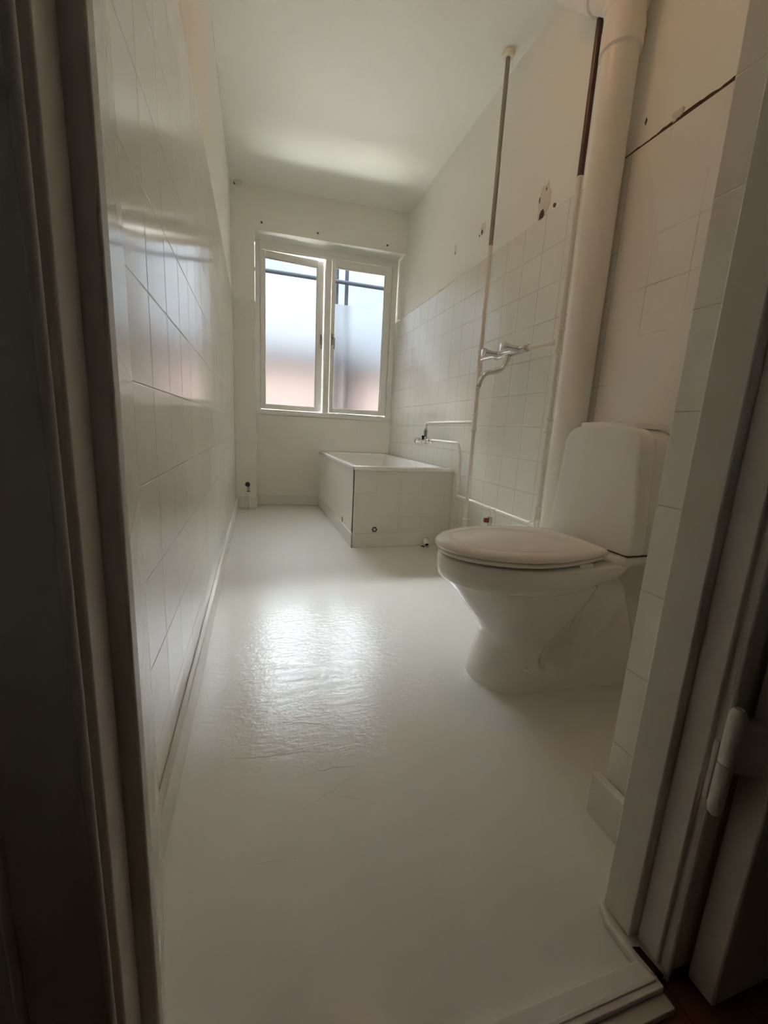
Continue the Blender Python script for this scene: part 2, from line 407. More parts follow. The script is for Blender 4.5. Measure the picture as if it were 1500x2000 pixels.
# paint flakes on top of the right wall tiles
fk = MB(); rnd = random.Random(2)
for k in range(26):
    y = 1.95 + rnd.random() * 2.0; s_ = rnd.uniform(.004, .014)
    fk.hexa([(W - .001, y, ZT - .003), (W + TT, y, ZT - .003), (W + TT, y + s_ * 1.6, ZT - .003), (W - .001, y + s_ * 1.6, ZT - .003)],
            [(W + .002, y, ZT + s_ * .5), (W + TT, y, ZT + s_ * .6), (W + TT, y + s_, ZT + s_), (W + .003, y + s_, ZT + s_ * .4)])
fk.build('paint_flakes', M['white_paint'], wr)
# left wall marks: hairline crack along the ceiling, small chips
ck = MB(); rnd = random.Random(31)
y = .95
while y < 3.3:
    l_ = rnd.uniform(.03, .12)
    if rnd.random() < .6:
        a, b_ = rnd.uniform(-.004, .004), rnd.uniform(-.004, .004)
        ck.hexa([(-.011, y, H - .014 + a), (-.0105, y, H - .014 + a), (-.0105, y + l_, H - .014 + b_), (-.011, y + l_, H - .014 + b_)],
                [(-.011, y, H - .0125 + a), (-.0105, y, H - .0125 + a), (-.0105, y + l_, H - .0125 + b_), (-.011, y + l_, H - .0125 + b_)])
    y += l_ * 1.05
ck.build('ceiling_crack', M['dark_hole'], wl)

# ------------------------------------------------------------------ skirtings (coved up from the floor coating)
BH = .093
def skirt(name, m): return struct(m.build(name, M['skirting'], bevel=.003))
skirt('baseboard_left', MB().box(-.003, .012, .63, L - .002, 0, BH))
b = MB(); b.fbox(.012, XP + .010, -.009, 0, 0, BH); b.fbox(XP + .005, .754, D2 - .009, D2, 0, BH); b.fbox(XP + .005, XP + .012, -.002, D2, 0, BH)
skirt('baseboard_far', b)
b = MB(); b.box(.745, W - .012, 2.482, 2.491, 0, BH); b.box(.745, .754, 2.482, 3.955, 0, BH); skirt('baseboard_bath', b)
skirt('baseboard_right', MB().box(W - .012, W, .56, 2.482, 0, BH))
skirt('baseboard_door', MB().box(.816, .834, .40, .552, 0, BH))

# ------------------------------------------------------------------ partition with the doorway
HB, HF = .306, .535                         # hall side face, room side face
wdr = MB()
wdr.box(.843, 1.56, HB + .004, HF - .002, 0, H)                     # right pier
wdr.box(.62, .843, HB + .004, .398, 2.12, H); wdr.box(.0, 1.0, HB + .004, HF - .002, 2.12, H)
wdr = wdr.build('wall_near', M['plaster']); struct(wdr)
b = MB().box(.835, .843, .392, HF, 0, ZT + .003); b.build('tile_cladding', M['tile_return'], wdr, bevel=.002)
b = MB().box(.843, W, HF - .002, HF + .006, 0, ZT); b.build('tile_cladding', M['tile_return'], wdr)
# splayed return between the left wall and the door frame
sp_ = MB().prism([(.0735, .350), (.0025, .690), (-.004, .698), (-.06, .70), (-.06, .350)], 0, H)
sp_ = sp_.build('wall_return', M['tile_left'], bevel=.002); struct(sp_)

# door frame
dj = empty('door_1')
def jb(name, x0, x1, y0, y1, z0, z1, bev=.0025, m='jamb_paint'): return MB().box(x0, x1, y0, y1, z0, z1).build(name, M[m], dj, bevel=bev)
ZJ = 2.06
jb('door_stop', .70, .834, .343, .392, .021, ZJ)                     # right stop board
jb('door_stop', .040, .0745, .343, .360, 0, ZJ)                      # left stop board
jb('door_lining', .715, .80, .309, .343, .018, ZJ)                    # right rebate lining
jb('door_lining', .02, .060, .3045, .343, 0, ZJ)
jb('frame_head', .02, .834, .309, .392, ZJ, 2.12)
# casing with a bead, hall side
def casing(xa, xb, s, name='casing'):
    m = MB(); lo_, hi_ = min(xa, xb), max(xa, xb)
    m.box(lo_, hi_, .300, .312, 0, 2.12)
    return m.build(name, M['jamb_paint'], dj, bevel=.002)
casing(.722, .80, 1)
m = MB().tube([(.7265, .301, 0), (.7265, .301, 2.1)], .0042, 12); m.build('casing_bead', M['jamb_paint'], dj)
casing(-.12, .0535, -1)
MB().tube([(.0525, .2985, 0), (.0525, .2985, 2.1)], .0035, 12).build('casing_bead', M['jamb_paint'], dj)
MB().tube([(-.0045, .298, 0), (-.0045, .298, 2.1)], .0035, 12).build('casing_bead', M['jamb_paint'], dj)
struct(dj)
# floor skirting lump under the right stop board, and threshold
struct(MB().prism([(.690, .330), (.70, .300), (.835, .300), (.835, .40), (.700, .40), (.688, .375)], 0, .016).build('trim_1', M['skirting'], bevel=.004))
th = MB(); th.box(.055, .705, .288, .322, -.01, .014); th.box(.055, .705, .270, .288, -.01, .006); th.box(.06, .700, .296, .302, .014, .016)
th = th.build('threshold', M['white_paint'], bevel=.002)
tag(th, 'worn white painted wooden threshold strip across the doorway floor', 'threshold')

struct(MB().prism([(.6985, .335), (.7035, .302), (.714, .297), (.709, .332)], 0, .0175).build('floor_crack', M['dark_hole']))  # dark solid wedge added for the open crack beside the skirting lump

# door leaf folded back against the hall side of the wall
dl = empty('door_2')
MB().box(.756, 1.50, .258, .2935, .004, 2.04).build('door_leaf', M['jamb_paint'], dl, bevel=.003)
hg = MB().lathe((.7185, .2880, .372), (0, 0, 1), [(0, .0095), (.062, .0098), (.070, .0085), (.0745, .005), (.0755, .0)], 20).build('hinge', M['jamb_paint'], dl)
MB().lathe((.7185, .2890, .370), (0, 0, -1), [(0, .0088), (.062, .0085), (.070, .0065), (.074, .003), (.0745, 0)], 20).build('hinge_pin', M['jamb_paint'], hg)
MB().prism([(.720, .2795), (.7575, .2600), (.7575, .2935), (.722, .292)], .364, .425).build('hinge_plate', M['jamb_paint'], hg, bevel=.001)
MB().box(.712, .7285, .2965, .3025, .312, .395).build('hinge_plate', M['jamb_paint'], hg, bevel=.001)
for zz, yy in ((.40, .270), (.375, .2745)):
    MB().lathe((.7555, yy, zz), (-1, 0, 0), [(0, .0035), (.0016, .0034), (.0022, .0022)], 12).build('screw', M['jamb_paint'], hg)
struct(dl)

# ------------------------------------------------------------------ hallway in front of the doorway
struct(MB().box(-1.3, 2.6, -1.6, .305, -.12, -.004).build('floor_hall', M['wood']))
hw = MB(); hw.box(-1.4, -1.3, -1.6, .40, 0, 2.6); hw.box(2.6, 2.7, -1.6, .40, 0, 2.6); hw.box(-1.4, 2.7, -1.7, -1.6, 0, 2.6)
hw.box(-1.3, -.01, .306, .42, 0, 2.6); hw.box(1.55, 2.6, .306, .42, 0, 2.6)
M['hall_paint'] = mat('hall_paint', (.26, .26, .24), .6)
struct(hw.build('wall_hall', M['hall_paint']))
struct(MB().box(-1.4, 2.7, -1.7, .42, H, H + .1).build('ceiling_hall', M['hall_paint']))

# ------------------------------------------------------------------ window
win = empty('window_1')
def wf_(name, rects, d0, d1, mtl='white_paint', parent=win, bev=.003):
    m = MB()
    for x0, x1, z0, z1 in rects: m.fbox(x0, x1, d0, d1, z0, z1)
    return m.build(name, M[mtl], parent, bevel=bev)
F0, F1 = D1 - .012, D1 + .07
wf_('frame', [(XP + .004, .212, .862, ZH), (1.385, W + .0, .862, ZH), (.212, 1.385, 2.214, ZH), (.212, 1.385, .850, .880), (.775, .826, .88, 2.214)], F0, F1)
wf_('sill', [(XP + .005, W, ZS, .862)], D2 - .008, F1 + .02)
# thin inner beads of the frame
wf_('frame_bead', [(.208, .216, .878, 2.216), (1.381, 1.389, .878, 2.216), (.212, .775, 2.209, 2.216), (.826, 1.385, 2.209, 2.216)], F0 + .022, F0 + .035, bev=.001)
def sash(x0, x1, g0, g1, open_deg, hinge_left):
    s = empty('sash')
    z0, z1, gz0, gz1 = .885, 2.206, .925, 2.152
    da, db = F0 + .012, F0 + .05
    m = MB()
    for a, b_, c, d in ((x0, g0, z0, z1), (g1, x1, z0, z1), (g0, g1, z0, gz0), (g0, g1, gz1, z1)): m.fbox(a, b_, da, db, c, d)
    fr = m.build('sash_frame', M['white_paint'], None, bevel=.003)
    m = MB()
    for a, b_, c, d in ((g0 - .001, g0 + .006, gz0, gz1), (g1 - .006, g1 + .001, gz0, gz1), (g0, g1, gz0 - .001, gz0 + .006), (g0, g1, gz1 - .006, gz1 + .001)): m.fbox(a, b_, da + .010, da + .022, c, d)
    bd = m.build('glazing_bead', M['white_paint'], None, bevel=.0015)
    gl = MB().fbox(g0, g1, da + .024, da + .028, gz0, gz1).build('glass_pane', M['glass'])
    ff = MB().fbox(g0 + .005, g1 - .005, da + .016, da + .0185, gz0 + .004, 1.853).build('frosted_film', M['frost'])
    hx = (x1 - .020) if hinge_left else (x0 + .018)
    m = MB(); m.fbox(hx - .008, hx + .008, da - .006, da, 1.50, 1.59)
    hp = m.build('handle_plate', M['chrome_dull'], None, bevel=.002)
    p = Vector(P_far(hx, da - .006, 1.575)); hx2 = hx + (0 if hinge_left else .014)
    q = Vector(P_far(hx2, da - .028, 1.545)); r = Vector(P_far(hx2, da - .028, 1.455))
    hd = MB().tube([p, Vector(P_far(hx, da - .026, 1.568)), q, r], [.007, .007, .0075, .006], 12).build('handle', M['chrome_dull'])
    kids = [fr, bd, gl, ff, hp, hd]
    fr.parent = win
    piv = Vector(P_far(x0, da, 0)); Rm = Matrix.Translation(piv) @ Matrix.Rotation(math.radians(open_deg), 4, 'Z') @ Matrix.Translation(-piv)
    for k in kids: k.data.transform(Rm)
    for k in kids[1:]: k.parent = fr
    fr.name = 'sash'
    bpy.data.objects.remove(s)
sash(.216, .7735, .255, .713, 7.0, True)
sash(.830, 1.381, .861, 1.322, 0, False)
struct(win)

# ------------------------------------------------------------------ outside: scaffold poles and houses
def pole(name, a, b_, r, label):
    o = MB().tube([a, b_], r, 12).build(name, M['bare_steel']); tag(o, label, 'pole', 'scaffold poles outside the window'); return o
M['galv'] = mat('galvanised_pole', (.004, .0046, .0055), .9, spec=0)
for nm, a, b_, lb in (('scaffold_pole', (-.8, 5.0, 2.35), (2.6, 4.98, 2.36), 'horizontal grey scaffold tube crossing outside both window panes'),
                      ('scaffold_pole', (1.066, 5.05, -3), (1.066, 5.05, 4.2), 'thinner left of two upright scaffold tubes behind the right pane'),
                      ('scaffold_pole', (1.176, 5.05, -3), (1.176, 5.05, 4.2), 'thicker right of two upright scaffold tubes behind the right pane')):
    o = pole(nm, a, b_, .017 if 'thinner' in lb else .021, lb); o.data.materials[0] = M['galv']
M['brick'] = mat('red_facade', (.0315, .0245, .0215), .9, spec=0)
M['roof'] = mat('grey_roof', (.006, .0063, .0066), .9, spec=0)
def house(x0, x1, y0, y1, ze, zr, label):
    h = empty('house'); MB().box(x0, x1, y0, y1, -8, ze).build('facade', M['brick'], h)
    MB().add([(x0 - .3, y0 - .4, ze), (x1 + .3, y0 - .4, ze), (x1 + .3, y1 + .4, ze), (x0 - .3, y1 + .4, ze), (x0 - .3, (y0 + y1) / 2, zr), (x1 + .3, (y0 + y1) / 2, zr)],
             [(0, 1, 5, 4), (2, 3, 4, 5), (1, 2, 5), (3, 0, 4), (3, 2, 1, 0)]).build('roof', M['roof'], h)
    rebase(h, ((x0 + x1) / 2, y0, -8)); tag(h, label, 'house'); return h
house(-14, 3.6, 18, 22, 3.55, 4.55, 'blurred red house with low grey roof behind the left frosted pane')
house(4.3, 16, 17, 22, 3.25, 5.1, 'blurred red house with taller grey roof behind the right frosted pane')

# ------------------------------------------------------------------ pipes on the right wall
def ring_clip(m, x, y, z, r, h=.012, d=(0, 0, 1)):
    m.lathe((x, y, z - h / 2) if d == (0, 0, 1) else (x, y, z), d, [(0, r * .9), (.0015, r), (h - .0015, r), (h, r * .9)], 18)
def sock(m, x, y, z0, z1, r):               # soldered socket: wider sleeve with rolled ends
    m.lathe((x, y, z0), (0, 0, 1), [(0, r), (.003, r + .0055), (.009, r + .0055), (.013, r + .0026), (z1 - z0 - .013, r + .0026), (z1 - z0 - .009, r + .0055), (z1 - z0 - .003, r + .0055), (z1 - z0, r)], 20)

R1 = (1.365, 2.158); r1 = .0115
rp = empty('riser_pipe')
m = MB().tube([(R1[0], R1[1], 0), (R1[0], R1[1], 1.735)], r1, 20)
sock(m, *R1, 1.105, 1.212, r1); sock(m, *R1, .775, .872, r1); sock(m, *R1, .195, .26, r1)
m.build('painted_pipe', M['pipe_paint'], rp)
MB().tube([(R1[0], R1[1], 1.735), (R1[0], R1[1], H)], r1 * .97, 20).build('bare_pipe', M['bare_steel'], rp)
MB().lathe((R1[0], R1[1], H), (0, 0, -1), [(0, .030), (.004, .032), (.018, .029), (.022, .022), (.022, .0)], 28).build('ceiling_rosette', M['beige_plastic'], rp)
rebase(rp, (R1[0], R1[1], 0)); tag(rp, 'thin riser pipe from floor to ceiling rosette left of the wide soil pipe', 'pipe')

R2 = (1.383, 1.538); r2 = .0115
rp = empty('riser_pipe')
m = MB().tube([(R2[0], R2[1], 0), (R2[0], R2[1], 1.756)], r2, 20)
sock(m, *R2, 1.105, 1.205, r2); sock(m, *R2, .775, .84, r2); sock(m, *R2, .385, .45, r2)
m.build('painted_pipe', M['pipe_paint'], rp)
MB().tube([(R2[0], R2[1], 1.756), (R2[0], R2[1], H)], r2 * 1.05, 20).build('bare_pipe', M['bare_pipe'], rp)
rebase(rp, (R2[0], R2[1], 0)); tag(rp, 'thin riser pipe with bare brown upper half hugging the wide soil pipe', 'pipe')

SX, SY, SR = 1.366, 1.392, .0595
st = empty('soil_pipe')
m = MB().lathe((SX, SY, 0), (0, 0, 1), [(0, SR + .006), (.03, SR + .006), (.035, SR + .001), (1.752, SR + .001), (1.7535, SR - .0005), (2.06, SR - .0005)], 48)
m.build('lower_pipe', M['plastic_pipe'], st)
m = MB().lathe((SX, SY, 2.045), (0, 0, 1), [(0, SR), (.004, SR + .0075), (.07, SR + .0075), (.085, SR + .003), (.12, SR + .003), (.125, SR + .009), (.14, SR + .011), (.155, SR + .009), (.16, SR + .003), (H - 2.045, SR + .003)], 48)
m.build('socket', M['plastic_pipe'], st)
m = MB().lathe((SX, SY, 2.205), Vector((-.12, .72, .62)), [(0, .052), (.12, .052), (.14, .052), (.145, .058), (.16, .060), (.175, .058), (.18, .052), (.36, .052)], 36)
m.build('branch', M['plastic_pipe'], st)
rebase(st, (SX, SY, 0)); tag(st, 'wide cream plastic soil pipe standing beside the toilet with a branch near the ceiling', 'pipe')

# ------------------------------------------------------------------ wall mixer tap
tp = empty('wall_mixer_tap')
XA, ZA = 1.345, 1.148
m = MB().lathe((XA, 1.70, ZA), (0, 1, 0), [(0, .013), (.004, .0155), (.022, .0155), (.026, .0135), (.045, .0165), (.075, .019), (.115, .019), (.12, .0165), (.19, .0165), (.21, .019), (.255, .018), (.262, .013), (.28, .012)], 24)
m.build('body', M['chrome'], tp)
for (ky, s_) in ((1.765, 1.0), (1.935, .95)):
    k = MB().lathe((XA - .008, ky, ZA + .006), (-1, 0, .02), [(0, .0145), (.014, .0135), (.022, .0125), (.045, .0155 * s_), (.070, .0215 * s_), (.078, .0235 * s_), (.083, .0225 * s_), (.086, .016), (.0865, 0)], 24)
    k.build('tap_handle', M['chrome'], tp)
ps = [(XA - .002, 1.845, ZA - .008), (XA - .012, 1.845, ZA - .045), (XA - .035, 1.845, ZA - .080), (XA - .075, 1.845, ZA - .096), (XA - .112, 1.845, ZA - .104), (XA - .135, 1.845, ZA - .128), (XA - .146, 1.845, ZA - .158)]
def cat_(ps, n=6):
    P = [Vector(p) for p in ps]; P = [P[0] * 2 - P[1]] + P + [P[-1] * 2 - P[-2]]; out = []
    for i in range(1, len(P) - 2):
        for k in range(n):
            t = k / n; a, b_, c, d = P[i - 1:i + 3]
            out.append(.5 * ((2 * b_) + (c - a) * t + (2 * a - 5 * b_ + 4 * c - d) * t * t + (3 * b_ - a - 3 * c + d) * t ** 3))
    return out + [P[-2]]
MB().tube(cat_(ps), .0112, 18).build('spout', M['chrome'], tp)
MB().lathe((XA - .002, 1.845, ZA - .008), (-.1, 0, -1), [(0, .016), (.012, .016), (.018, .0125), (.034, .0115)], 20).build('spout_nut', M['chrome'], tp)
MB().lathe((XA - .145, 1.845, ZA - .154), (-.25, 0, -1), [(0, .0105), (.002, .0115), (.018, .0115), (.0185, .008)], 20).build('aerator', M['chrome_dull'], tp)
MB().tube([(XA + .004, 1.965, ZA), (XA + .004, 1.99, ZA + .004), (1.360, 2.13, 1.156)], [.010, .008, .008], 16).build('supply_arm', M['chrome'], tp)
m = MB().tube([(1.380, 1.548, 1.151), (1.372, 1.60, 1.150), (1.352, 1.675, ZA), (XA, 1.705, ZA)], [.0085, .0085, .011, .0125], 16)
m.lathe((1.380, 1.552, 1.151), (-.08, 1, 0), [(0, .011), (.004, .0135), (.014, .0135), (.018, .010)], 16)
m.build('supply_pipe', M['pipe_paint'], tp)
MB().lathe((XA, 1.700, ZA), (0, 1, 0), [(-.012, .013), (-.010, .0165), (.006, .0165), (.008, .013)], 6).build('union_nut', M['chrome_dull'], tp)
rebase(tp, (XA, 1.845, ZA)); tag(tp, 'chrome two-handle wall mixer tap with curved spout between the thin risers', 'tap')

# ------------------------------------------------------------------ bath filling valve
bv = empty('bath_mixer_valve')
XB, ZB = 1.355, .690
m = MB().lathe((XB, 2.72, ZB + .002), (0, 1, 0), [(0, .010), (.004, .0155), (.03, .0155), (.033, .012), (.045, .013), (.05, .017), (.12, .017), (.125, .014), (.15, .014), (.16, .012)], 22)
m.lathe((XB, 2.81, ZB), (0, 0, 1), [(-.024, .0), (-.0235, .012), (0, .013), (.03, .013)], 16)
m.build('body', M['chrome'], bv)
MB().lathe((XB - .005, 2.80, ZB + .002), (-1, 0, -.02), [(0, .012), (.02, .013), (.028, .011), (.045, .012), (.05, .0205), (.085, .0205), (.09, .018), (.09, 0)], 8).build('valve_knob', M['chrome'], bv)
MB().lathe((XB, 2.84, ZB + .03), (0, 0, 1), [(0, .013), (.02, .0155), (.045, .0155), (.052, .010), (.06, .010)], 8).build('union_nut', M['chrome_dull'], bv)
MB().lathe((XB - .035, 2.80, ZB + .012), (0, 0, 1), [(0, .010), (.012, .010), (.014, .012), (.026, .012)], 4).build('diverter', M['black_rubber'], bv)
rebase(bv, (XB, 2.8, ZB)); tag(bv, 'chrome bath mixer valve on the right wall above the bathtub', 'valve')

sp1 = MB().tube(bend([(R1[0], R1[1], .820), (1.358, 2.30, .820), (XB, 2.84, .817), (XB, 2.84, .745)], .022), .0095, 16)
sp1.lathe((R1[0], R1[1] + .008, .820), (0, 1, 0), [(0, .012), (.004, .014), (.014, .014), (.018, .0115), (.085, .0115), (.09, .0098)], 18)
sp1 = sp1.build('supply_pipe', M['pipe_paint']); tag(sp1, 'upper painted supply pipe running from the left riser over to the bath valve', 'pipe')
XD = 1.394
p2 = bend([(XB, 2.745, .697), (1.372, 2.62, .696), (1.383, 2.37, .694), (XD, 2.347, .62), (XD, 2.345, .42), (XD, 2.345, .365), (XD, 2.20, .364), (XD, 1.60, .358), (1.388, 1.545, .358)], .03)
m = MB().tube(p2, .0088, 16)
m.lathe((XD, 2.345, .395), (0, 0, 1), [(0, .009), (.003, .0125), (.018, .0125), (.021, .009)], 18)
for yy in (1.90, 1.955, 1.60): m.lathe((XD, yy, .361), (0, -1, 0), [(0, .009), (.003, .0125), (.014, .0125), (.018, .009)], 18)
m = m.build('supply_pipe', M['pipe_paint']); tag(m, 'lower painted supply pipe stepping down from the bath valve behind the left riser', 'pipe')

# stop valve under the low pipe
sv = empty('stop_valve')
MB().tube([(XD - .002, 1.93, .356), (XD - .002, 1.93, .330)], [.0075, .011], 14).build('tail_pipe', M['pipe_paint'], sv)
m = MB().lathe((XD - .002, 1.93, .332), (0, 0, -1), [(0, .010), (.004, .012), (.018, .012), (.02, .010)], 6)
m.build('upper_nut', M['pipe_paint'], sv)
MB().lathe((XD - .004, 1.93, .318), (0, 0, -1), [(0, .011), (.01, .0135), (.03, .0135), (.045, .010), (.058, .009)], 14).build('body', M['chrome_dull'], sv)
MB().box(XD - .040, XD - .016, 1.920, 1.940, .286, .312).build('valve_lever', M['red_plastic'], sv, bevel=.003)
MB().tube([(XD - .002, 1.93, .265), (XD - .002, 1.93, 0)], .0075, 14).build('down_pipe', M['pvc'], sv)
rebase(sv, (XD, 1.93, 0)); tag(sv, 'small stop valve with dark red lever hanging under the low pipe', 'valve')

# ------------------------------------------------------------------ radiator valve left of the window niche
rv = empty('radiator_valve')
vx, vy = .112, 3.775
MB().tube([(vx + .004, vy, 0), (vx - .002, vy, .08), (vx - .008, vy, .165)], .0075, 14).build('pipe', M['pipe_paint'], rv)
MB().lathe((vx - .008, vy, .160), (0, 0, 1), [(0, .013), (.008, .014), (.012, .010), (.05, .010), (.052, .008)], 12).build('body', M['chrome_dull'], rv)
MB().lathe((vx - .008, vy, .158), (0, 0, 1), [(0, .015), (.006, .015), (.0065, .0)], 6).build('collar', M['black_rubber'], rv)
kb = MB(); ring = []
for t, r_ in ((0, .010), (.004, .0205), (.016, .0205), (.020, .012), (.0205, .0)):
    ring.append([(vx - .014 + (max(r_, 1e-4) * (1 + .12 * math.cos(8 * 2 * PI * k / 48))) * math.cos(2 * PI * k / 48), vy - .008 - t, .225 + (max(r_, 1e-4) * (1 + .12 * math.cos(8 * 2 * PI * k / 48))) * math.sin(2 * PI * k / 48)) for k in range(48)])
kb.rings(ring).build('knob', M['black_rubber'], rv)
MB().tube([(vx - .010, vy, .205), (vx - .014, vy - .002, .225), (vx - .014, vy - .010, .225)], .008, 12).build('spindle', M['chrome_dull'], rv)
rebase(rv, (vx, vy, 0)); tag(rv, 'lone valve with black star knob on a pipe stub left of the window niche', 'valve')

# knocked out corner block below the ceiling at the far left
m = MB(); rr_ = random.Random(8); rings = []
for t, r_ in ((0, .024), (.02, .030), (.04, .022), (.05, .0)):
    rings.append([(.052 + max(r_, 1e-4) * (1 + rr_.uniform(-.12, .12)) * math.cos(2 * PI * k / 10), L - .01 - max(r_, 1e-4) * .6 * (1 + math.sin(2 * PI * k / 10)) * .6, H - .005 - t * .6 + 0) for k in range(10)])
cb_ = m.rings(rings).build('plaster_lump', M['filler'], angle=20); tag(cb_, 'crumbling plaster lump at the ceiling in the far left corner', 'plaster lump')
MB().rings([[(.030 + .014 * math.cos(a), L + .006, H - .014 + .012 * math.sin(a)) for a in [2 * PI * k / 9 for k in range(9)]], [(.030 + .012 * math.cos(a), L - .0015, H - .014 + .010 * math.sin(a)) for a in [2 * PI * k / 9 for k in range(9)]]]).build('wall_chip', M['dark_hole'], wf)

# ------------------------------------------------------------------ bathtub
bt = empty('bathtub')
BX, BY, RZ = .754, 2.491, .5255
def rrect(x0, x1, y0, y1, r, z, n=8):
    pts = []
    for cx_, cy_, a0 in ((x1 - r, y1 - r, 0), (x0 + r, y1 - r, 90), (x0 + r, y0 + r, 180), (x1 - r, y0 + r, 270)):
        for k in range(n + 1):
            a = math.radians(a0 + 90 * k / n); pts.append((cx_ + r * math.cos(a), cy_ + r * math.sin(a), z))
    return pts
X0, X1, Y0, Y1 = .741, 1.415, 2.476, 3.955
rg = [rrect(X0 + .006, X1 - .004, Y0 + .006, Y1 - .004, .010, RZ - .026), rrect(X0, X1, Y0, Y1, .014, RZ - .024), rrect(X0, X1, Y0, Y1, .014, RZ - .007), rrect(X0 + .002, X1 - .002, Y0 + .002, Y1 - .002, .013, RZ - .002),
      rrect(X0 + .007, X1 - .006, Y0 + .007, Y1 - .006, .012, RZ), rrect(X0 + .030, X1 - .035, Y0 + .045, Y1 - .04, .03, RZ - .002),
      rrect(X0 + .040, X1 - .045, Y0 + .060, Y1 - .05, .08, RZ - .006), rrect(X0 + .048, X1 - .054, Y0 + .070, Y1 - .06, .10, RZ - .022),
      rrect(X0 + .075, X1 - .08, Y0 + .12, Y1 - .13, .12, .30), rrect(X0 + .10, X1 - .10, Y0 + .18, Y1 - .22, .12, .16), rrect(X0 + .14, X1 - .14, Y0 + .25, Y1 - .3, .10, .13)]
MB().rings(rg, cap0=False).build('tub', M['enamel'], bt, angle=50)
MB().box(BX, W - .002, BY, BY + .03, 0, RZ - .026).build('front_panel', M['tile_bath'], bt, bevel=.001)
MB().hexa([(BX, BY + .002, 0), (BX + .03, BY + .002, 0), (BX + .03, 3.97, 0), (BX, 3.972, 0)], [(BX, BY + .002, RZ - .026), (BX + .03, BY + .002, RZ - .026), (BX + .03, 3.97, RZ - .026), (BX, 3.972, RZ - .026)]).build('side_panel', M['tile_bath_side'], bt)
# round vent grille in the front panel
gr = MB().lathe((.8985, BY + .001, .117), (0, -1, 0), [(0, .021), (.002, .021), (.002, .0)], 28).build('vent_grille', M['dark_hole'], bt)
m = MB()
ringpts = [(.8985 + .0205 * math.cos(2 * PI * k / 32), BY - .003, .117 + .0205 * math.sin(2 * PI * k / 32)) for k in range(33)]
m.tube(ringpts, .0022, 8)
for k in range(6):
    a = PI / 6 + k * PI / 3
    m.tube([(.8985, BY - .003, .117), (.8985 + .019 * math.cos(a), BY - .003, .117 + .019 * math.sin(a))], .0016, 8)
m.lathe((.8985, BY, .117), (0, -1, 0), [(0, .004), (.005, .004), (.0055, 0)], 12)
m.build('grille_ring', M['pipe_paint'], gr)
MB().box(BX - .0015, BX + .002, 2.812, 2.828, .094, .132).build('inspection_slot', M['brown_gap'], bt)
rebase(bt, (1.08, 3.2, 0)); tag(bt, 'white bathtub boxed in with painted cream tiles under the window', 'bathtub')

# cut waste pipe sticking out of the skirting in front of the bath
wp = empty('waste_pipe_stub')
a, b_ = Vector((1.262, 2.482, .040)), Vector((1.238, 2.405, .022)); dd = (b_ - a).normalized(); ln_ = (b_ - a).length
MB().lathe(a, dd, [(0, .018), (ln_, .018), (ln_, .0155), (ln_ - .03, .0155), (ln_ - .03, 0)], 28).build('pipe', M['pvc'], wp)
MB().lathe(a + dd * (ln_ - .029), dd, [(0, .0154), (.002, .0154), (.002, 0)], 24).build('pipe_bore', M['dark_hole'], wp)
MB().lathe((1.263, 2.4815, .038), (0, -1, 0), [(0, .021), (.002, .020), (.0023, 0)], 9).build('wall_opening', M['dark_hole'], wp)
MB().prism([(1.222, 2.470), (1.285, 2.472), (1.262, 2.428), (1.232, 2.44)], 0, .003).build('floor_gap', M['dark_hole'], wp)
rebase(wp, (1.25, 2.44, 0)); tag(wp, 'white cut waste pipe stub poking out at the floor before the bathtub', 'pipe')

# ------------------------------------------------------------------ toilet
to = empty('toilet')
CY = 1.043
def lerp(tab, z):
    if z <= tab[0][0]: return tab[0][1]
    for (a, va), (b_, vb) in zip(tab, tab[1:]):
        if z <= b_:
            t = (z - a) / (b_ - a); return va + (vb - va) * t
    return tab[-1][1]
def smooth_tab(tab, z):
    k = .012; return sum(lerp(tab, z + o * k) for o in (-1, -.5, 0, .5, 1)) / 5
def outline(xf, xm, w, xr, wr_, rc=.02, nf=26, ns=44, nr=6, p=2.0):
    """half outline from front tip round to the rear centre on the near side, then mirrored"""
    half = []
    for k in range(nf):
        a = (PI / 2) * k / nf
        half.append((xm - (xm - xf) * math.cos(a) ** (2 / p), w * math.sin(a) ** (2 / p)))
    for k in range(ns):
        t = k / (ns - 1); s_ = t ** 1.7
        half.append((xm + (xr - rc - xm) * t, w + (wr_ - w) * s_))
    for k in range(1, nr + 1):
        a = (PI / 2) * k / nr
        half.append((xr - rc + rc * math.sin(a), wr_ - rc + rc * math.cos(a)))
    half.append((xr, 0))
    pts = [(x, CY - y) for x, y in half]
    pts += [(x, CY + y) for x, y in reversed(half[1:-1])]
    return pts
T_xf = [(0, .812), (.02, .814), (.07, .832), (.13, .849), (.16, .845), (.20, .812), (.26, .765), (.32, .718), (.345, .700)]
T_w = [(0, .124), (.02, .122), (.08, .108), (.14, .106), (.20, .128), (.26, .152), (.32, .172), (.345, .177)]
T_xm = [(0, .93), (.14, .96), (.345, .93)]
T_xr = [(0, 1.325), (.19, 1.285), (.345, 1.225)]
T_wr = [(0, .158), (.1, .158), (.2, .155), (.345, .150)]
m = MB(); rg = []
zs = [i * .00575 for i in range(61)]
